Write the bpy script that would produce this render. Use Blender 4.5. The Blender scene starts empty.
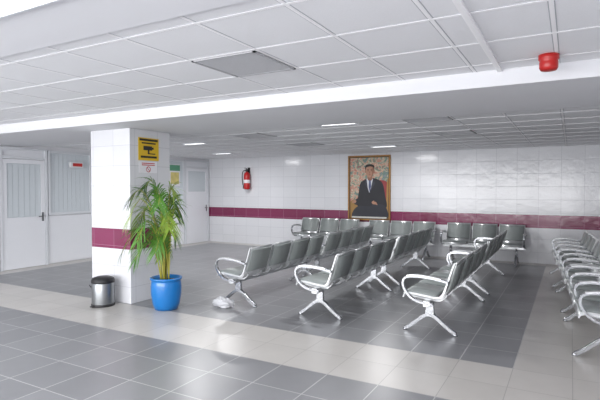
import bpy, bmesh, math, random
from mathutils import Vector, Matrix
from mathutils import noise as mn
random.seed(4)
S=bpy.context.scene
S.view_settings.view_transform='Standard'
S.view_settings.look='None'
S.view_settings.exposure=0.56

# ---------------------------------------------------------------- materials
def srgb(r,g,b):
    f=lambda c:(c/12.92 if c<=0.04045 else ((c+0.055)/1.055)**2.4)
    return (f(r/255),f(g/255),f(b/255),1)
def mat(name,col,rough=0.5,metal=0.0,noise=0.0,nscale=20,bump=0.0,bscale=60,emit=0,coat=0):
    m=bpy.data.materials.new(name); m.use_nodes=True
    nt=m.node_tree; b=nt.nodes['Principled BSDF']
    b.inputs['Roughness'].default_value=rough; b.inputs['Metallic'].default_value=metal
    b.inputs['Base Color'].default_value=col
    if coat: b.inputs['Coat Weight'].default_value=coat
    tc=nt.nodes.new('ShaderNodeTexCoord')
    if noise>0:
        n=nt.nodes.new('ShaderNodeTexNoise'); n.inputs['Scale'].default_value=nscale; n.inputs['Detail'].default_value=4
        nt.links.new(tc.outputs['Object'],n.inputs['Vector'])
        mx=nt.nodes.new('ShaderNodeMix'); mx.data_type='RGBA'
        mx.inputs[6].default_value=[c*(1-noise) for c in col[:3]]+[1]
        mx.inputs[7].default_value=[min(1,c*(1+noise)) for c in col[:3]]+[1]
        nt.links.new(n.outputs['Fac'],mx.inputs[0]); nt.links.new(mx.outputs[2],b.inputs['Base Color'])
    if bump>0:
        n2=nt.nodes.new('ShaderNodeTexNoise'); n2.inputs['Scale'].default_value=bscale
        nt.links.new(tc.outputs['Object'],n2.inputs['Vector'])
        bp=nt.nodes.new('ShaderNodeBump'); bp.inputs['Strength'].default_value=bump; bp.inputs['Distance'].default_value=0.01
        nt.links.new(n2.outputs['Fac'],bp.inputs['Height']); nt.links.new(bp.outputs[0],b.inputs['Normal'])
    if emit:
        b.inputs['Emission Color'].default_value=col; b.inputs['Emission Strength'].default_value=emit
    return m

def mathn(nt,op,a,b=None):
    n=nt.nodes.new('ShaderNodeMath'); n.operation=op
    for i,v in enumerate((a,b)):
        if v is None: continue
        if isinstance(v,(int,float)): n.inputs[i].default_value=v
        else: nt.links.new(v,n.inputs[i])
    return n.outputs[0]

def brick(nt,vec,w,h,c1,c2,cm,mortar):
    br=nt.nodes.new('ShaderNodeTexBrick'); br.offset=0; br.squash=1
    nt.links.new(vec,br.inputs['Vector'])
    br.inputs['Scale'].default_value=1; br.inputs['Brick Width'].default_value=w; br.inputs['Row Height'].default_value=h
    br.inputs['Mortar Size'].default_value=mortar; br.inputs['Mortar Smooth'].default_value=0.1
    br.inputs['Color1'].default_value=c1; br.inputs['Color2'].default_value=c2; br.inputs['Mortar'].default_value=cm
    return br

def floor_mat():
    m=bpy.data.materials.new('floor_tiles'); m.use_nodes=True; nt=m.node_tree; b=nt.nodes['Principled BSDF']
    g=nt.nodes.new('ShaderNodeNewGeometry')
    sh=nt.nodes.new('ShaderNodeVectorMath'); sh.operation='SUBTRACT'; nt.links.new(g.outputs['Position'],sh.inputs[0])
    sh.inputs[1].default_value=(-0.43-0.46*40,4.64-0.46*40,0)
    d=brick(nt,sh.outputs[0],.46,.46,srgb(122,123,126),srgb(132,133,136),srgb(182,182,183),.004)
    l=brick(nt,sh.outputs[0],.46,.46,srgb(184,181,177),srgb(191,188,184),srgb(156,154,151),.003)
    sx=nt.nodes.new('ShaderNodeSeparateXYZ'); nt.links.new(g.outputs['Position'],sx.inputs[0])
    X,Y=sx.outputs[0],sx.outputs[1]
    a=mathn(nt,'LESS_THAN',X,-0.43); a=mathn(nt,'MULTIPLY',a,mathn(nt,'GREATER_THAN',Y,4.64)); a=mathn(nt,'MULTIPLY',a,mathn(nt,'LESS_THAN',Y,11.08))
    a=mathn(nt,'MULTIPLY',a,mathn(nt,'GREATER_THAN',X,-9.17))
    a=mathn(nt,'MAXIMUM',a,mathn(nt,'LESS_THAN',Y,3.72))
    mx=nt.nodes.new('ShaderNodeMix'); mx.data_type='RGBA'
    nt.links.new(a,mx.inputs[0]); nt.links.new(l.outputs[0],mx.inputs[6]); nt.links.new(d.outputs[0],mx.inputs[7])
    n=nt.nodes.new('ShaderNodeTexNoise'); n.inputs['Scale'].default_value=5; n.inputs['Detail'].default_value=2
    nt.links.new(g.outputs['Position'],n.inputs['Vector'])
    hv=nt.nodes.new('ShaderNodeHueSaturation'); nt.links.new(mx.outputs[2],hv.inputs['Color'])
    v=mathn(nt,'ADD',mathn(nt,'MULTIPLY',n.outputs['Fac'],.10),.95); nt.links.new(v,hv.inputs['Value'])
    nt.links.new(hv.outputs[0],b.inputs['Base Color'])
    b.inputs['Roughness'].default_value=.31
    b.inputs['Specular IOR Level'].default_value=.5
    bp=nt.nodes.new('ShaderNodeBump'); bp.invert=True; bp.inputs['Strength'].default_value=.15; bp.inputs['Distance'].default_value=.002
    nt.links.new(d.outputs['Fac'],bp.inputs['Height']); nt.links.new(bp.outputs[0],b.inputs['Normal'])
    return m

def walltile_mat():
    m=bpy.data.materials.new('glazed_wall_tiles'); m.use_nodes=True; nt=m.node_tree; b=nt.nodes['Principled BSDF']
    g=nt.nodes.new('ShaderNodeNewGeometry')
    sx=nt.nodes.new('ShaderNodeSeparateXYZ'); nt.links.new(g.outputs['Position'],sx.inputs[0])
    cb=nt.nodes.new('ShaderNodeCombineXYZ')
    nt.links.new(mathn(nt,'ADD',mathn(nt,'ADD',sx.outputs[0],sx.outputs[1]),40.0),cb.inputs[0])
    nt.links.new(mathn(nt,'ADD',sx.outputs[2],5.0-0.75+.28*3),cb.inputs[1])
    w=brick(nt,cb.outputs[0],.42,.28,srgb(210,211,215),srgb(215,216,220),srgb(186,187,193),.003)
    r=brick(nt,cb.outputs[0],.42,.28,srgb(116,37,73),srgb(124,43,81),srgb(154,100,126),.004)
    band=mathn(nt,'MULTIPLY',mathn(nt,'GREATER_THAN',sx.outputs[2],.75),mathn(nt,'LESS_THAN',sx.outputs[2],1.03))
    mx=nt.nodes.new('ShaderNodeMix'); mx.data_type='RGBA'
    nt.links.new(band,mx.inputs[0]); nt.links.new(w.outputs[0],mx.inputs[6]); nt.links.new(r.outputs[0],mx.inputs[7])
    nt.links.new(mx.outputs[2],b.inputs['Base Color'])
    b.inputs['Roughness'].default_value=.16
    n=nt.nodes.new('ShaderNodeTexNoise'); n.inputs['Scale'].default_value=7
    nt.links.new(g.outputs['Position'],n.inputs['Vector'])
    h=mathn(nt,'SUBTRACT',mathn(nt,'MULTIPLY',n.outputs['Fac'],1.0),mathn(nt,'MULTIPLY',w.outputs['Fac'],.3))
    bp=nt.nodes.new('ShaderNodeBump'); bp.inputs['Strength'].default_value=.35; bp.inputs['Distance'].default_value=.01
    nt.links.new(h,bp.inputs['Height']); nt.links.new(bp.outputs[0],b.inputs['Normal'])
    return m

M_floor=floor_mat(); M_wt=walltile_mat()
M_white=mat('white_paint',srgb(222,223,227),.5,noise=.02,nscale=3)
M_soff=mat('soffit_plaster',srgb(222,223,227),.7,noise=.02,nscale=2)
M_beam=mat('beam_plaster',srgb(214,215,219),.75,noise=.02,nscale=2)
M_cpan=mat('ceiling_panel',srgb(229,230,233),.8,noise=.03,nscale=60,bump=.15,bscale=150)
M_tbar=mat('ceiling_tbar',srgb(243,243,245),.6,noise=.01)
M_vent=mat('vent_grey',srgb(168,169,173),.5,noise=.05,nscale=40)
M_ventd=mat('vent_dark',srgb(118,119,124),.6,noise=.05)
M_lamp=mat('lamp_diffuser',(1,1,1,1),.5,emit=1.6)
M_alu=mat('white_aluminium',srgb(210,213,218),.35,noise=.02,nscale=8)
M_door=mat('door_panel',srgb(224,226,231),.35,noise=.015,nscale=5)
M_glass=mat('frosted_glass',srgb(172,184,192),.12,noise=.10,nscale=2.5)
M_blind=mat('vertical_blind',srgb(200,207,212),.6,noise=.03,nscale=12)
M_pad=mat('grey_seat_vinyl',srgb(134,140,139),.34,noise=.05,nscale=14,bump=.08,bscale=200)
M_metal=mat('silver_metal',srgb(205,207,209),.3,metal=.7,noise=.03,nscale=10)
M_chrome=mat('polished_aluminium',srgb(184,186,190),.22,metal=.9,noise=.02,nscale=8)
M_black=mat('black_rubber',srgb(32,32,34),.5,noise=.1)
M_steel=mat('brushed_steel',srgb(138,141,143),.3,metal=.85,noise=.06,nscale=30)
M_blue=mat('blue_pot_glaze',srgb(8,110,182),.3,noise=.05,nscale=6,coat=.3)
M_soil=mat('soil',srgb(70,52,38),.9,noise=.4,nscale=40,bump=.6,bscale=60)
M_leaf=mat('palm_leaf',srgb(74,124,38),.45,noise=.3,nscale=5)
M_leaf2=mat('palm_leaf_light',srgb(132,162,56),.45,noise=.25,nscale=5)
M_stem=mat('palm_stem',srgb(160,156,62),.5,noise=.2,nscale=12)
M_red=mat('red_enamel',srgb(178,24,26),.3,noise=.04)
M_dred=mat('alarm_red',srgb(174,30,28),.35,noise=.04)
M_yellow=mat('sign_yellow',srgb(212,176,28),.5,noise=.02)
M_paper=mat('sign_white',srgb(222,222,226),.5,noise=.02)
M_ink=mat('black_ink',srgb(25,24,24),.5,noise=.05)
M_redink=mat('red_ink',srgb(185,42,42),.5,noise=.05)
M_gold=mat('gilt_frame',srgb(145,106,56),.35,metal=.4,noise=.25,nscale=25,bump=.3,bscale=60)
M_darkfr=mat('dark_wood',srgb(66,45,30),.4,noise=.2)
M_bag=mat('white_plastic_bag',srgb(200,201,205),.3,noise=.04,nscale=8,bump=.5,bscale=30)

# ---------------------------------------------------------------- mesh helpers
def newobj(name,bm,mats,loc=(0,0,0),rotz=0,parent=None,bevel=0,smooth=False):
    me=bpy.data.meshes.new(name); bmesh.ops.recalc_face_normals(bm,faces=bm.faces); bm.to_mesh(me); bm.free()
    for m in mats: me.materials.append(m)
    if smooth:
        for p in me.polygons: p.use_smooth=True
    o=bpy.data.objects.new(name,me); S.collection.objects.link(o)
    o.location=loc; o.rotation_euler=(0,0,rotz)
    if parent: o.parent=parent
    if bevel:
        md=o.modifiers.new('bevel','BEVEL'); md.width=bevel; md.segments=2; md.limit_method='ANGLE'
    return o
def box(bm,x0,x1,y0,y1,z0,z1,mi=0):
    vs=[bm.verts.new((x,y,z)) for x in (x0,x1) for y in (y0,y1) for z in (z0,z1)]
    for f in ((0,1,3,2),(4,6,7,5),(0,4,5,1),(2,3,7,6),(0,2,6,4),(1,5,7,3)):
        bm.faces.new([vs[i] for i in f]).material_index=mi
def boxobj(name,b,m,parent=None,bevel=0):
    bm=bmesh.new(); box(bm,*b); return newobj(name,bm,[m],parent=parent,bevel=bevel)
def empty(name,loc=(0,0,0),rotz=0):
    e=bpy.data.objects.new(name,None); S.collection.objects.link(e); e.location=loc; e.rotation_euler=(0,0,rotz); e.empty_display_size=.2
    return e
def smoothpts(pts,n=4):
    out=[]
    P=[Vector(p) for p in pts]
    for i in range(len(P)-1):
        p0=P[max(i-1,0)];p1=P[i];p2=P[i+1];p3=P[min(i+2,len(P)-1)]
        for k in range(n):
            t=k/n
            out.append(.5*((2*p1)+(-p0+p2)*t+(2*p0-5*p1+4*p2-p3)*t*t+(-p0+3*p1-3*p2+p3)*t*t*t))
    out.append(P[-1]); return out
def ribbon(bm,pts,th,x0,x1,mi=0,n=4,smooth=True):
    P=smoothpts([(p[0],p[1],0) for p in pts],n) if n>1 else [Vector((p[0],p[1],0)) for p in pts]
    N=len(P); rings=[]
    for i,p in enumerate(P):
        d=(P[min(i+1,N-1)]-P[max(i-1,0)]).normalized(); nn=Vector((-d.y,d.x,0))
        t=th if not isinstance(th,(list,tuple)) else th[0]+(th[1]-th[0])*i/(N-1)
        a=p+nn*t/2; b=p-nn*t/2
        rings.append([bm.verts.new((x0,a.x,a.y)),bm.verts.new((x1,a.x,a.y)),bm.verts.new((x1,b.x,b.y)),bm.verts.new((x0,b.x,b.y))])
    for i in range(N-1):
        for k in range(4):
            f=bm.faces.new((rings[i][k],rings[i][(k+1)%4],rings[i+1][(k+1)%4],rings[i+1][k])); f.material_index=mi; f.smooth=smooth and k in(0,2)
    for r in (rings[0],rings[-1]): bm.faces.new(r).material_index=mi
def tube(bm,pts,rad,mi=0,seg=8,n=4):
    P=smoothpts(pts,n) if n>1 else [Vector(p) for p in pts]
    N=len(P); rings=[]; up=Vector((0,0,1))
    for i,p in enumerate(P):
        d=(P[min(i+1,N-1)]-P[max(i-1,0)]).normalized()
        a=d.cross(up) if abs(d.z)<.95 else d.cross(Vector((0,1,0)))
        a.normalize(); b=d.cross(a)
        r=rad if not isinstance(rad,(list,tuple)) else rad[0]+(rad[1]-rad[0])*i/(N-1)
        rings.append([bm.verts.new(p+(a*math.cos(2*math.pi*k/seg)+b*math.sin(2*math.pi*k/seg))*r) for k in range(seg)])
    for i in range(N-1):
        for k in range(seg):
            f=bm.faces.new((rings[i][k],rings[i][(k+1)%seg],rings[i+1][(k+1)%seg],rings[i+1][k])); f.material_index=mi; f.smooth=True
    for r in (rings[0],rings[-1]): bm.faces.new(r).material_index=mi
def lathe(bm,prof,seg=32,mi=0,c=(0,0)):
    rings=[]
    for r,z in prof:
        rings.append([bm.verts.new((c[0]+max(r,1e-4)*math.cos(2*math.pi*k/seg),c[1]+max(r,1e-4)*math.sin(2*math.pi*k/seg),z)) for k in range(seg)])
    for i in range(len(rings)-1):
        for k in range(seg):
            f=bm.faces.new((rings[i][k],rings[i][(k+1)%seg],rings[i+1][(k+1)%seg],rings[i+1][k])); f.material_index=mi; f.smooth=True
    bm.faces.new(rings[0]).material_index=mi; bm.faces.new(rings[-1]).material_index=mi

# ---------------------------------------------------------------- room shell
XL,XR,YB,YF=-9.55,0.74,11.42,-3.0
boxobj('floor',(XL-.2,XR+.2,YF-.2,YB+.2,-.1,0),M_floor)
boxobj('wall_back',(XL-.1,XR+.1,YB,YB+.15,0,2.8),M_wt)
boxobj('wall_right',(XR,XR+.15,YF,YB,0,2.8),M_wt)
boxobj('wall_left',(XL-.15,XL,YF,YB,0,2.8),M_white)
bm=bmesh.new()
box(bm,XL,XR,YF-.15,YF,0,.5); box(bm,XL,XR,YF-.15,YF,2.35,2.8)
for i in range(6):
    x=XL+(XR-XL-.2)*i/5; box(bm,x,x+.2,YF-.15,YF,.5,2.35)
newobj('wall_front',bm,[M_white])  # unseen wall; its openings are shaped to let in fill light
ZF,ZBm,ZR=2.55,2.42,2.47
boxobj('ceiling',(XL,XR,2.0,4.2,ZF,ZF+.1),M_cpan)
boxobj('ceiling_rear',(XL,XR,5.72,YB,ZR,ZR+.1),M_cpan)
boxobj('ceiling_front_soffit',(XL,XR,YF,2.0,ZF-.02,ZF+.1),M_soff)
boxobj('ceiling_beam',(XL,XR,4.2,5.72,ZBm,ZF+.1),M_beam,bevel=.004)
bm=bmesh.new(); w=.012
xs=[-2.5+.6*k for k in range(-11,6)]
for x in xs: box(bm,x-w,x+w,2.0,4.2,ZF-.003,ZF+.01)
for y in (2.17,2.77,3.37,3.97): box(bm,XL,XR,y-w,y+w,ZF-.0033,ZF+.01)
newobj('trim_ceiling_grid_front',bm,[M_tbar])
M_barshade=mat('ceiling_bar_shade',srgb(176,178,184),.8,noise=.02)  # grey strips paint the drop shadow along the T-bar edges
bm=bmesh.new()
for x in xs: box(bm,x-w-.006,x+w+.006,2.0,4.2,ZF-.001,ZF+.01)
for y in (2.17,2.77,3.37,3.97): box(bm,XL,XR,y-w-.006,y+w+.006,ZF-.0012,ZF+.01)
for x in xs: box(bm,x-w-.006,x+w+.006,5.72,YB,ZR-.001,ZR+.01)
for k in range(10):
    y=5.75+.6*k; box(bm,XL,XR,max(5.725,y-w-.006),y+w+.006,ZR-.0012,ZR+.01)
newobj('trim_ceiling_bar_shade',bm,[M_barshade])
bm=bmesh.new()
for x in xs: box(bm,x-w,x+w,5.72,YB,ZR-.004,ZR+.01)
for k in range(10):
    y=5.75+.6*k; box(bm,XL,XR,y-w,y+w,ZR-.0045,ZR+.01)
newobj('trim_ceiling_grid_rear',bm,[M_tbar])
boxobj('trim_cable_duct',(-.53,-.49,2.0,4.2,ZF-.02,ZF),M_tbar,bevel=.004)

def vent(x,y,z,name='ceiling_vent',mt=None,mf=None):
    bm=bmesh.new(); h=.285
    box(bm,x-h,x+h,y-h,y+h,z-.004,z,1)
    for a in ((x-h,x+h,y-h,y-h+.02),(x-h,x+h,y+h-.02,y+h),(x-h,x-h+.02,y-h,y+h),(x+h-.02,x+h,y-h,y+h)): box(bm,*a,z-.012,z-.003,0)
    for i in range(1,24):
        yy=y-h+.02+i*(2*h-.04)/24; box(bm,x-h+.02,x+h-.02,yy-.006,yy+.006,z-.010,z-.003,0)
    newobj(name,bm,[mf or M_vent,mt or M_ventd])
vent(-2.2,3.07,ZF); vent(-1.6,6.05,ZR); vent(-4.6,6.65,ZR); vent(-1.6,7.85,ZR); vent(-4.6,8.45,ZR)

def luminaire(x,y,z,sx,sy,pw):
    bm=bmesh.new()
    box(bm,x-sx/2,x+sx/2,y-sy/2,y+sy/2,z-.012,z-.002,1)
    t=.015
    for a in ((x-sx/2-t,x+sx/2+t,y-sy/2-t,y-sy/2),(x-sx/2-t,x+sx/2+t,y+sy/2,y+sy/2+t),(x-sx/2-t,x-sx/2,y-sy/2,y+sy/2),(x+sx/2,x+sx/2+t,y-sy/2,y+sy/2)):
        box(bm,*a,z-.018,z,0)
    o=newobj('ceiling_luminaire',bm,[M_alu,M_lamp])
    L=bpy.data.lights.new('lamp','AREA'); L.shape='RECTANGLE'; L.size=sx; L.size_y=sy; L.energy=pw; L.color=(1,.995,1); L.specular_factor=.35
    lo=bpy.data.objects.new('lamp',L); S.collection.objects.link(lo); lo.location=(x,y,z-.025); lo.parent=o
zs=ZF-.02
for x in (-2.55,-5.0,-7.5,-.6): luminaire(x,1.35,zs,1.2,.3,15)
for x in (-1.5,-4.5,-7.5): luminaire(x,-.8,zs,1.2,.6,17)
luminaire(-2.75,5.95,ZR,.5,.12,23)
luminaire(-6.4,7.25,ZR,.5,.12,28)  # this lamp and the next two are added to brighten the rear
luminaire(-7.6,9.65,ZR,.5,.12,25)
luminaire(-3.4,9.65,ZR,.5,.12,26)
W=bpy.data.worlds.new('sky'); S.world=W; W.use_nodes=True
W.node_tree.nodes['Background'].inputs[0].default_value=(.97,.98,1,1); W.node_tree.nodes['Background'].inputs[1].default_value=1.5
L=bpy.data.lights.new('fill_area','AREA'); L.shape='RECTANGLE'; L.size=9.6; L.size_y=1.8; L.energy=430; L.color=(.995,.993,1)  # added fill light behind the camera, tilted up to brighten the ceiling
lo=bpy.data.objects.new('unseen_fill_light',L); S.collection.objects.link(lo); lo.location=((XL+XR)/2,YF-.25,1.3)
lo.rotation_euler=Vector((0,1,.28)).to_track_quat('-Z','Z').to_euler()

boxobj('pillar',(-6.07,-5.27,4.66,5.42,0,ZBm),M_wt,bevel=.006)

# left wall doors / windows
def slats(e,y0,y1,z0,z1):
    bm=bmesh.new(); n=int((y1-y0)/.1)
    for i in range(n):
        y=y0+(i+.5)*(y1-y0)/n; h=(y1-y0)/n*.47
        vs=[bm.verts.new(p) for p in ((.014,y-h,z0),(.021,y+h,z0),(.021,y+h,z1),(.014,y-h,z1),(.012,y-h,z0),(.019,y+h,z0),(.019,y+h,z1),(.012,y-h,z1))]
        for f in ((0,1,2,3),(7,6,5,4),(0,4,5,1),(1,5,6,2),(2,6,7,3),(3,7,4,0)): bm.faces.new([vs[k] for k in f])
    newobj('vertical_blind',bm,[M_blind],parent=e)
def door(name,y0,y1,top,gb,gt,transom=True):
    e=empty(name,(XL,(y0+y1)/2,0)); c=(y0+y1)/2
    def part(n,b,m,bv=.003):
        o=boxobj(n,(b[0],b[1],b[2]-c,b[3]-c,b[4],b[5]),m,parent=e,bevel=bv); return o
    bm=bmesh.new()
    zt=2.40 if transom else top+.06
    box(bm,0,.05,y0-c-.05,y0-c,0,zt); box(bm,0,.05,y1-c,y1-c+.05,0,zt)
    box(bm,0,.05,y0-c,y1-c,top,top+.05)
    if transom: box(bm,0,.05,y0-c,y1-c,zt-.05,zt)
    newobj('frame',bm,[M_alu],parent=e,bevel=.003)
    bm=bmesh.new()
    t=.09
    box(bm,0,.035,y0-c+.005,y1-c-.005,.005,gb); box(bm,0,.035,y0-c+.005,y1-c-.005,gt,top-.005)
    box(bm,0,.035,y0-c+.005,y0-c+t,gb,gt); box(bm,0,.035,y1-c-t,y1-c-.005,gb,gt)
    newobj('leaf',bm,[M_door],parent=e,bevel=.003)
    part('glass',(0,.012,y0+t,y1-t,gb,gt),M_glass,0)
    slats(e,y0-c+t,y1-c-t,gb+.005,gt-.005)
    if transom: part('transom',(0,.015,y0,y1,top+.05,zt-.05),M_door,0)
    bm=bmesh.new(); tube(bm,[(.035,y1-c-.06,1.02),(.075,y1-c-.06,1.02),(.08,y1-c-.17,1.02)],.011,n=3)
    box(bm,.035,.042,y1-c-.08,y1-c-.04,.92,1.1)
    newobj('handle',bm,[M_steel],parent=e)
door('door_1',5.33,6.2,2.17,1.02,2.08)
door('door_2',10.42,11.34,2.17,1.5,2.08)
door('door_3',4.3,5.2,2.17,1.02,2.08)
def window(name,y0,y1,z0,z1,n):
    e=empty(name,(XL,(y0+y1)/2,0)); c=(y0+y1)/2
    bm=bmesh.new()
    box(bm,0,.045,y0-c,y1-c,z0,z0+.05); box(bm,0,.045,y0-c,y1-c,z1-.05,z1)
    for i in range(n+1):
        y=y0+(y1-y0-.045)*i/n-c; box(bm,0,.05,y,y+.045,z0,z1)
    newobj('frame',bm,[M_alu],parent=e,bevel=.003)
    boxobj('glass',(0,.012,y0-c+.02,y1-c-.02,z0+.03,z1-.03),M_glass,parent=e)
    slats(e,y0-c+.04,y1-c-.04,z0+.05,z1-.05)
    boxobj('sill_panel',(0,.02,y0-c,y1-c,.02,z0-.01),M_door,parent=e,bevel=.003)
window('window_1',6.27,8.3,1.03,2.38,2)
window('window_2',8.45,10.34,1.03,2.38,3)
e=empty('exit_sign',(XL,6.9,2.10))
boxobj('housing',(.05,.10,-.16,.16,-.06,.06),M_paper,parent=e,bevel=.004); boxobj('legend',(.10,.104,-.10,.13,-.03,.04),M_redink,parent=e)
e=empty('notice_poster',(XL,9.95,1.95))
boxobj('sheet',(.05,.054,-.2,.2,-.3,.3),M_paper,parent=e); boxobj('header',(.054,.056,-.2,.2,.12,.28),mat('poster_green',srgb(90,150,120),.5,noise=.1),parent=e)
boxobj('picture',(.054,.056,-.16,.16,-.24,.08),mat('poster_yellow',srgb(195,182,115),.5,noise=.4,nscale=9),parent=e)

# ---------------------------------------------------------------- benches
bench_mesh={}
def bench_data(n,arms_all):
    key=(n,arms_all)
    if key in bench_mesh: return bench_mesh[key]
    bm=bmesh.new(); p=.55; Wd=n*p; x00=-Wd/2
    for i in range(n):
        a=x00+i*p+.02; b=a+p-.04
        ribbon(bm,[(-.25,.395),(-.235,.425),(-.19,.432),(-.02,.415),(.10,.402),(.165,.413),(.205,.47),(.235,.56),(.285,.72),(.315,.805),(.325,.812)],.012,a,b,1,3)
        for xa in (a,b-.016):
            ribbon(bm,[(-.24,.43),(-.19,.442),(-.02,.427),(.10,.414),(.16,.43),(.2,.49),(.235,.59),(.285,.735),(.31,.805)],.03,xa,xa+.016,1,3)
        ribbon(bm,[(-.235,.445),(-.19,.455),(-.02,.44),(.11,.425)],.032,a+.018,b-.018,0,4)
        ribbon(bm,[(.192,.49),(.218,.56),(.266,.72),(.292,.79)],.028,a+.018,b-.018,0,4)
        ribbon(bm,[(.225,.49),(.25,.56),(.298,.715),(.322,.785)],.014,a+.018,b-.018,0,4)
        ribbon(bm,[(-.17,.405),(0,.38),(.14,.38),(.21,.45)],.02,a+.08,a+.11,1,2)
        ribbon(bm,[(-.17,.405),(0,.38),(.14,.38),(.21,.45)],.02,b-.11,b-.08,1,2)
    box(bm,x00-.01,x00+Wd+.01,-.02,.05,.32,.38,1)
    arms=range(n+1) if arms_all else (0,n)
    for i in arms:
        x=x00+i*p
        ribbon(bm,[(.08,.35),(-.06,.365),(-.16,.41),(-.225,.49),(-.245,.56),(-.22,.615),(-.13,.64),(.04,.635),(.18,.615),(.24,.60)],.022,x-.02,x+.02,2,4)
        ribbon(bm,[(-.2,.640),(-.1,.655),(.04,.65),(.17,.63)],.014,x-.024,x+.024,1,3)
    for x in (x00+.16,x00+Wd-.16):
        ribbon(bm,[(-.27,.018),(-.22,.045),(-.14,.11),(-.06,.175),(.01,.20),(.08,.175),(.16,.11),(.25,.045),(.29,.018)],.034,x-.024,x+.024,2,4)
        ribbon(bm,[(.01,.18),(.015,.34)],[.10,.07],x-.02,x+.02,2,1)
        for yy in (-.265,.285):
            lathe(bm,[(.028,0),(.028,.016),(.018,.022)],12,2,(x,yy))
    me=bpy.data.meshes.new('waiting_bench'); bmesh.ops.recalc_face_normals(bm,faces=bm.faces); bm.to_mesh(me); bm.free()
    for m in (M_pad,M_metal,M_chrome): me.materials.append(m)
    bench_mesh[key]=me; return me
def bench(x,y,rot,n,arms=False):
    o=bpy.data.objects.new('waiting_bench',bench_data(n,arms)); S.collection.objects.link(o)
    o.location=(x,y,0); o.rotation_euler=(0,0,math.radians(rot))
    return o
for X in (-3.97,-2.72,-1.36):
    bench(X,5.2+1.1,-90,4); bench(X,7.55+1.1,-90,4)
bench(.27,5.98,-86,3,True); bench(.14,7.75,-86,3,True); bench(-.0,9.52,-86,3,True)
for x in (-5.4,-3.52,-1.64): bench(x,10.95,0,3)

# crumpled plastic bag by the first bench leg
bm=bmesh.new(); bmesh.ops.create_icosphere(bm,subdivisions=4,radius=1)
for v in bm.verts:
    c=v.co.copy(); r=abs(mn.noise(c*2.2+Vector((5,0,1))))*.8+abs(mn.noise(c*5))*.35
    k=.72+r*.7
    z=max(0.001,.06+c.z*.085*k)
    v.co=Vector((c.x*.17*k*(1.1-.55*max(0,c.z)),c.y*.09*k,z))
newobj('plastic_bag',bm,[M_bag],loc=(-4.08,5.17,0),smooth=True)

# ---------------------------------------------------------------- bin
e=empty('pedal_bin',(-5.56,4.44,0))
bm=bmesh.new(); lathe(bm,[(.12,.0),(.145,.004),(.148,.03),(.148,.31),(.146,.315)],32,0); newobj('body',bm,[M_steel],parent=e)
bm=bmesh.new(); lathe(bm,[(.15,.315),(.153,.32),(.153,.345),(.14,.375),(.09,.395),(.02,.40)],32,0); newobj('lid',bm,[M_black],parent=e)
bm=bmesh.new(); lathe(bm,[(.15,.0),(.154,.004),(.154,.03),(.149,.034)],32,0); box(bm,-.03,.03,-.19,-.14,.008,.018); newobj('base_ring_pedal',bm,[M_black],parent=e)
bm=bmesh.new(); tube(bm,[(-.15,-.02,.28),(-.165,-.06,.24),(-.15,-.1,.28)],.005); newobj('handle',bm,[M_black],parent=e)

# ---------------------------------------------------------------- potted palm
PX,PY=-4.67,4.72
e=empty('potted_areca_palm',(PX,PY,0))
bm=bmesh.new(); lathe(bm,[(.13,0),(.15,.005),(.175,.08),(.195,.2),(.198,.3),(.19,.37),(.185,.385),(.205,.395),(.208,.42),(.195,.425),(.178,.415),(.172,.37),(.02,.37)],40,0)
newobj('pot',bm,[M_blue],parent=e)
bm=bmesh.new(); lathe(bm,[(.172,.375),(.1,.39),(.01,.395)],24,0); newobj('soil',bm,[M_soil],parent=e)
bml=bmesh.new(); bms=bmesh.new()
def clampp(p):
    q=p.copy()
    if q.y+PY>4.6 and q.x+PX<-5.22: q.x=-5.22-PX
    return q
def frond(az,H,R,droop,lean):
    d=Vector((math.cos(az),math.sin(az),0))
    b=Vector((random.uniform(-.06,.06),random.uniform(-.06,.06),.38))
    pts=[b,b+d*R*.08+Vector((0,0,H*.4)),b+d*R*.3+Vector((0,0,H*.8)),b+d*R*.65+Vector((0,0,H)),b+d*R+Vector((0,0,H-droop))]
    P=smoothpts(pts,7); P=[clampp(p) for p in P]; N=len(P)
    tube(bms,[p for p in P[::3]]+[P[-1]],[.010,.002],0,6,1)
    start=int(N*.36)
    mi=random.choice((0,0,1))
    for i in range(start,N):
        p=P[i]
        t=(P[min(i+1,N-1)]-P[i-1]).normalized()
        side=t.cross(Vector((0,0,1)))
        if side.length<.1: side=Vector((-d.y,d.x,0))
        side.normalize(); u=(i-start)/(N-start)
        for s in (-1,1):
            ln=.26*(math.sin(math.pi*min(1,.2+u*.72))**.6)*random.uniform(.85,1.12)
            dr=(side*s*.6+t*.9+Vector((0,0,.1))+Vector((random.uniform(-.1,.1),random.uniform(-.1,.1),random.uniform(-.1,.1)))).normalized()
            wv=t.cross(dr).cross(dr).normalized()*.0078
            prev=None
            for k in range(6):
                q=k/5
                c=p+dr*ln*q+Vector((0,0,-.34*ln*q*q*1.4))
                c=clampp(c)
                ww=wv*(math.sin(math.pi*min(.985,q*.82+.16)))*1.15
                a=bml.verts.new(c+ww); b2=bml.verts.new(c-ww)
                if prev:
                    f=bml.faces.new((prev[0],a,b2,prev[1])); f.material_index=mi; f.smooth=True
                prev=(a,b2)
base=math.radians(209)
specs=[(0,1.2,.42,.15),(.5,1.08,.45,.3),(-.5,.95,.5,.28),(1.0,.8,.42,.25),(-.9,.7,.48,.22),(.2,.65,.5,.3),(2.9,1.22,.12,.08),(3.6,1.0,.15,.15),
(2.2,.9,.2,.2),(-1.7,1.08,.22,.2),(1.6,1.12,.22,.12),(-.2,1.32,.28,.1),(-2.5,.7,.16,.15),(.7,.5,.4,.2),(-.6,1.22,.2,.05),(-1.2,.5,.36,.18),
(.1,.95,.32,.15),(1.3,.6,.3,.18)]
for a,H,R,dp in specs: frond(base+a,H,R,dp,0)
newobj('leaves',bml,[M_leaf,M_leaf2],parent=e); newobj('stems',bms,[M_stem],parent=e)

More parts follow.
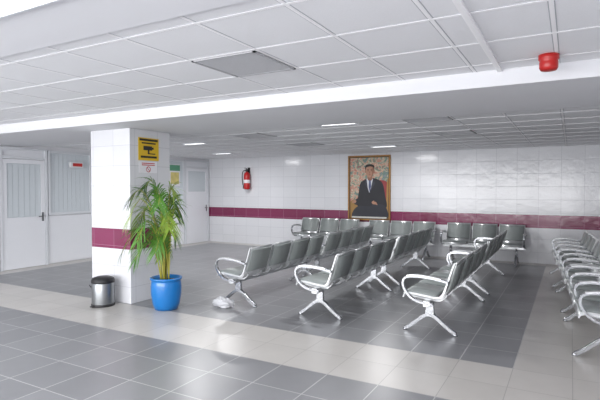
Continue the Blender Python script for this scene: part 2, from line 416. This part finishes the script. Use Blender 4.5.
# ---------------------------------------------------------------- fire extinguisher
e=empty('fire_extinguisher',(-8.04,YB-.012,1.56))
bm=bmesh.new(); lathe(bm,[(.05,0),(.085,.01),(.09,.03),(.09,.40),(.075,.455),(.035,.485),(.03,.50)],24,0,(0,-.11)); newobj('cylinder',bm,[M_red],parent=e)
bm=bmesh.new(); lathe(bm,[(.092,.18),(.0925,.182),(.0925,.27),(.092,.272)],24,0,(0,-.11)); newobj('label',bm,[M_paper],parent=e)
bm=bmesh.new(); lathe(bm,[(.03,.50),(.032,.55),(.02,.57)],16,0,(0,-.11))
ribbon(bm,[(-.10,.57),(-.17,.60),(-.24,.60)],.012,-.012,.012,0,2); ribbon(bm,[(-.10,.56),(-.17,.555),(-.22,.53)],.012,-.012,.012,0,2)
tube(bm,[(-.03,-.11,.54),(-.12,-.12,.52),(-.15,-.13,.40),(-.14,-.13,.20),(-.11,-.13,.10)],.013); tube(bm,[(-.11,-.13,.10),(-.10,-.13,.02)],[.015,.028],n=1)
box(bm,-.03,.03,-.03,0.01,.30,.62); newobj('valve_hose_bracket',bm,[M_black],parent=e)
e=empty('fire_alarm_sounder',(-.15,3.9,ZF))
bm=bmesh.new(); lathe(bm,[(.05,0),(.068,-.004),(.068,-.035),(.06,-.045),(.062,-.06),(.062,-.095),(.052,-.112),(.02,-.116)],32,0); newobj('body',bm,[M_dred],parent=e)

# ---------------------------------------------------------------- signs on pillar
e=empty('cctv_sign',(-5.27,5.0,2.15))
boxobj('plate',(0,.006,-.19,.19,-.16,.16),M_yellow,parent=e)
bm=bmesh.new()
box(bm,.006,.008,-.17,.17,.115,.145); box(bm,.006,.008,-.13,.13,.075,.095)
box(bm,.006,.008,-.10,.06,-.015,.045); box(bm,.006,.008,.06,.09,.0,.03); box(bm,.006,.008,-.02,.01,-.055,-.015); box(bm,.006,.008,-.02,.12,-.07,-.055)
box(bm,.006,.008,-.15,.15,-.125,-.095)
newobj('artwork',bm,[M_ink],parent=e)
e=empty('no_smoking_notice',(-5.27,4.99,1.90))
boxobj('sheet',(0,.004,-.17,.17,-.085,.075),M_paper,parent=e)
bm=bmesh.new()
for z in (.05,.025): box(bm,.004,.006,-.12,.12,z-.006,z+.006)
N=24
for k in range(N):
    a0=2*math.pi*k/N;a1=2*math.pi*(k+1)/N
    f=bm.faces.new([bm.verts.new((.006,r*math.cos(a),-.035+r*math.sin(a))) for r,a in ((.032,a0),(.042,a0),(.042,a1),(.032,a1))])
f=bm.faces.new([bm.verts.new(v) for v in ((.006,-.028,-.012),(.006,-.022,-.006),(.006,.028,-.058),(.006,.022,-.064))])
newobj('artwork',bm,[M_redink],parent=e)

# ---------------------------------------------------------------- framed portrait
def paint_mat():
    m=bpy.data.materials.new('painted_backdrop'); m.use_nodes=True; nt=m.node_tree; b=nt.nodes['Principled BSDF']
    tc=nt.nodes.new('ShaderNodeTexCoord'); n=nt.nodes.new('ShaderNodeTexNoise'); n.inputs['Scale'].default_value=5.5; n.inputs['Detail'].default_value=3; n.inputs['Distortion'].default_value=1.2
    nt.links.new(tc.outputs['Object'],n.inputs['Vector'])
    cr=nt.nodes.new('ShaderNodeValToRGB')
    cols=[(0.30,(135,135,145)),(.40,(90,125,112)),(.46,(194,176,154)),(.505,(172,86,74)),(.55,(206,188,164)),(.62,(105,130,112)),(.72,(160,84,88))]
    el=cr.color_ramp.elements; el[0].position=cols[0][0]; el[0].color=srgb(*cols[0][1]); el[1].position=cols[1][0]; el[1].color=srgb(*cols[1][1])
    for p,c in cols[2:]:
        q=el.new(p); q.color=srgb(*c)
    nt.links.new(n.outputs['Fac'],cr.inputs[0]); nt.links.new(cr.outputs[0],b.inputs['Base Color']); b.inputs['Roughness'].default_value=.35
    return m
PW,PH=1.12,1.62
e=empty('framed_portrait',(-4.4,YB-.002,1.60))
bm=bmesh.new()
def frm(bm,w,h,t,y0,y1,mi):
    box(bm,-w/2,w/2,y0,y1,h/2-t,h/2,mi); box(bm,-w/2,w/2,y0,y1,-h/2,-h/2+t,mi); box(bm,-w/2,-w/2+t,y0,y1,-h/2+t,h/2-t,mi); box(bm,w/2-t,w/2,y0,y1,-h/2+t,h/2-t,mi)
frm(bm,PW,PH,.04,-.05,-.0,0); frm(bm,PW-.07,PH-.07,.02,-.035,-.0,1)
newobj('frame',bm,[M_gold,M_darkfr],parent=e,bevel=.008)
boxobj('canvas',(-PW/2+.05,PW/2-.05,-.02,0,-PH/2+.05,PH/2-.05),paint_mat(),parent=e)
def col(n,r,g,b): return mat(n,srgb(r,g,b),.45,noise=.08,nscale=8)
C={'suit':col('paint_suit',22,23,31),'skin':col('paint_skin',170,126,102),'shade':col('paint_skin_shade',142,98,78),'hair':col('paint_hair',22,18,18),'shirt':col('paint_shirt',205,207,213),'tie':col('paint_tie',70,80,120),'lapel':col('paint_lapel',40,42,54),
 'chair':col('paint_gilt_chair',155,118,62),'red':col('paint_red_cushion',140,46,50),'blue':col('paint_blue',135,140,145),'lip':col('paint_lip',132,74,66),'cap':col('paint_caption',195,195,190),'trous':col('paint_suit_light',34,36,46)}
SX,SZ,OX,OZ=1.06,1.12,0.02,0.035
def tr(x,z): return (x*SX+OX,z*SZ+OZ)
def poly(name,pts,c,layer,n=4):
    P=[Vector((*tr(x,z),0)) for x,z in pts]
    if n>1:
        out=[]; m=len(P)
        for i in range(m):
            p0=P[i-1];p1=P[i];p2=P[(i+1)%m];p3=P[(i+2)%m]
            for k in range(n):
                t=k/n; out.append(.5*((2*p1)+(-p0+p2)*t+(2*p0-5*p1+4*p2-p3)*t*t+(-p0+3*p1-3*p2+p3)*t*t*t))
        P=out
    lim=PW/2-.055
    bm=bmesh.new(); bm.faces.new([bm.verts.new((max(-lim,min(lim,p.x)),-.021-.0006*layer,max(-PH/2+.055,p.y))) for p in P]); newobj(name,bm,[C[c]],parent=e)
def ell(name,cx,cz,rx,rz,c,l,rot=0):
    poly(name,[(cx+rx*math.cos(a)*math.cos(rot)-rz*math.sin(a)*math.sin(rot),cz+rx*math.cos(a)*math.sin(rot)+rz*math.sin(a)*math.cos(rot)) for a in [2*math.pi*k/16 for k in range(16)]],c,l,1)
poly('chair_back',[(.12,-.3),(.14,.08),(.30,.14),(.44,.06),(.46,-.3)],'red',1)
poly('chair_gilt',[(.41,-.68),(.42,.08),(.47,.10),(.49,-.68)],'chair',2)
poly('chair_seat',[(-.15,-.66),(-.12,-.42),(.45,-.42),(.47,-.66)],'chair',1)
poly('table',[(-.5,-.72),(-.5,-.35),(-.3,-.33),(-.28,-.72)],'chair',1)
poly('torso',[(-.30,-.45),(-.28,-.15),(-.24,.06),(-.14,.15),(.02,.19),(.20,.16),(.32,.06),(.38,-.2),(.40,-.48),(0,-.55)],'suit',3)
poly('lapel_1',[(-.10,.17),(-.13,.06),(-.07,-.02),(-.01,-.16),(-.05,-.02)],'lapel',4,1)
poly('lapel_2',[(.10,.17),(.13,.06),(.07,-.02),(.0,-.16),(.04,-.02)],'lapel',4,1)
poly('legs',[(-.42,-.70),(-.38,-.50),(-.15,-.40),(.2,-.38),(.40,-.45),(.44,-.70),(.1,-.73)],'trous',4)
poly('forearm',[(-.38,-.40),(-.32,-.27),(-.05,-.28),(.1,-.36),(-.02,-.44)],'suit',5)
poly('shirt',[(-.08,.17),(.0,.20),(.08,.17),(.03,-.04),(-.01,-.14),(-.05,-.02)],'shirt',5,1)
poly('tie',[(-.015,.15),(.025,.15),(.035,0),(.0,-.13),(-.025,0)],'tie',6,1)
poly('neck',[(-.05,.16),(-.055,.30),(.055,.30),(.06,.16),(0,.13)],'shade',6)
ell('ear_1',-.10,.335,.018,.035,'shade',6); ell('ear_2',.105,.335,.018,.035,'shade',6)
poly('face',[(-.095,.40),(-.098,.32),(-.075,.25),(-.03,.205),(.03,.205),(.078,.25),(.1,.32),(.096,.40),(0,.46)],'skin',7)
poly('cheek_shade',[(.05,.42),(.094,.40),(.098,.32),(.076,.25),(.03,.208),(.06,.29)],'shade',8)
poly('hair',[(-.105,.36),(-.115,.44),(-.08,.485),(0,.498),(.08,.485),(.118,.44),(.106,.36),(.088,.42),(.03,.445),(-.04,.44),(-.085,.42)],'hair',9)
for s in (-1,1):
    ell('eye',s*.04,.352,.016,.007,'hair',9); ell('brow',s*.042,.378,.024,.005,'hair',9)
ell('nose',.0,.31,.010,.026,'shade',9); ell('mouth',.0,.262,.028,.007,'lip',9)
ell('hand_1',.10,-.36,.05,.032,'skin',8,-.3); ell('hand_2',-.38,-.34,.045,.035,'skin',8,.4)
for k in range(4):
    ell('finger',.14+.008*k,-.345-.016*k,.035,.008,'skin',9,-.35); ell('finger',-.42-.004*k,-.325-.014*k,.03,.0075,'skin',9,.5)
ell('thumb',.09,-.325,.026,.009,'skin',9,.5)
boxobj('caption',(-.46,.46,-.03,-.02,-.755,-.715),C['cap'],parent=e)

# ---------------------------------------------------------------- camera
cam=bpy.data.cameras.new('camera'); co=bpy.data.objects.new('camera',cam); S.collection.objects.link(co)
cam.sensor_width=36; cam.lens=29.1; cam.clip_start=.05
co.location=(0,0,1.6); co.rotation_euler=(math.radians(90-1.42),0,math.radians(29.2))
S.camera=co
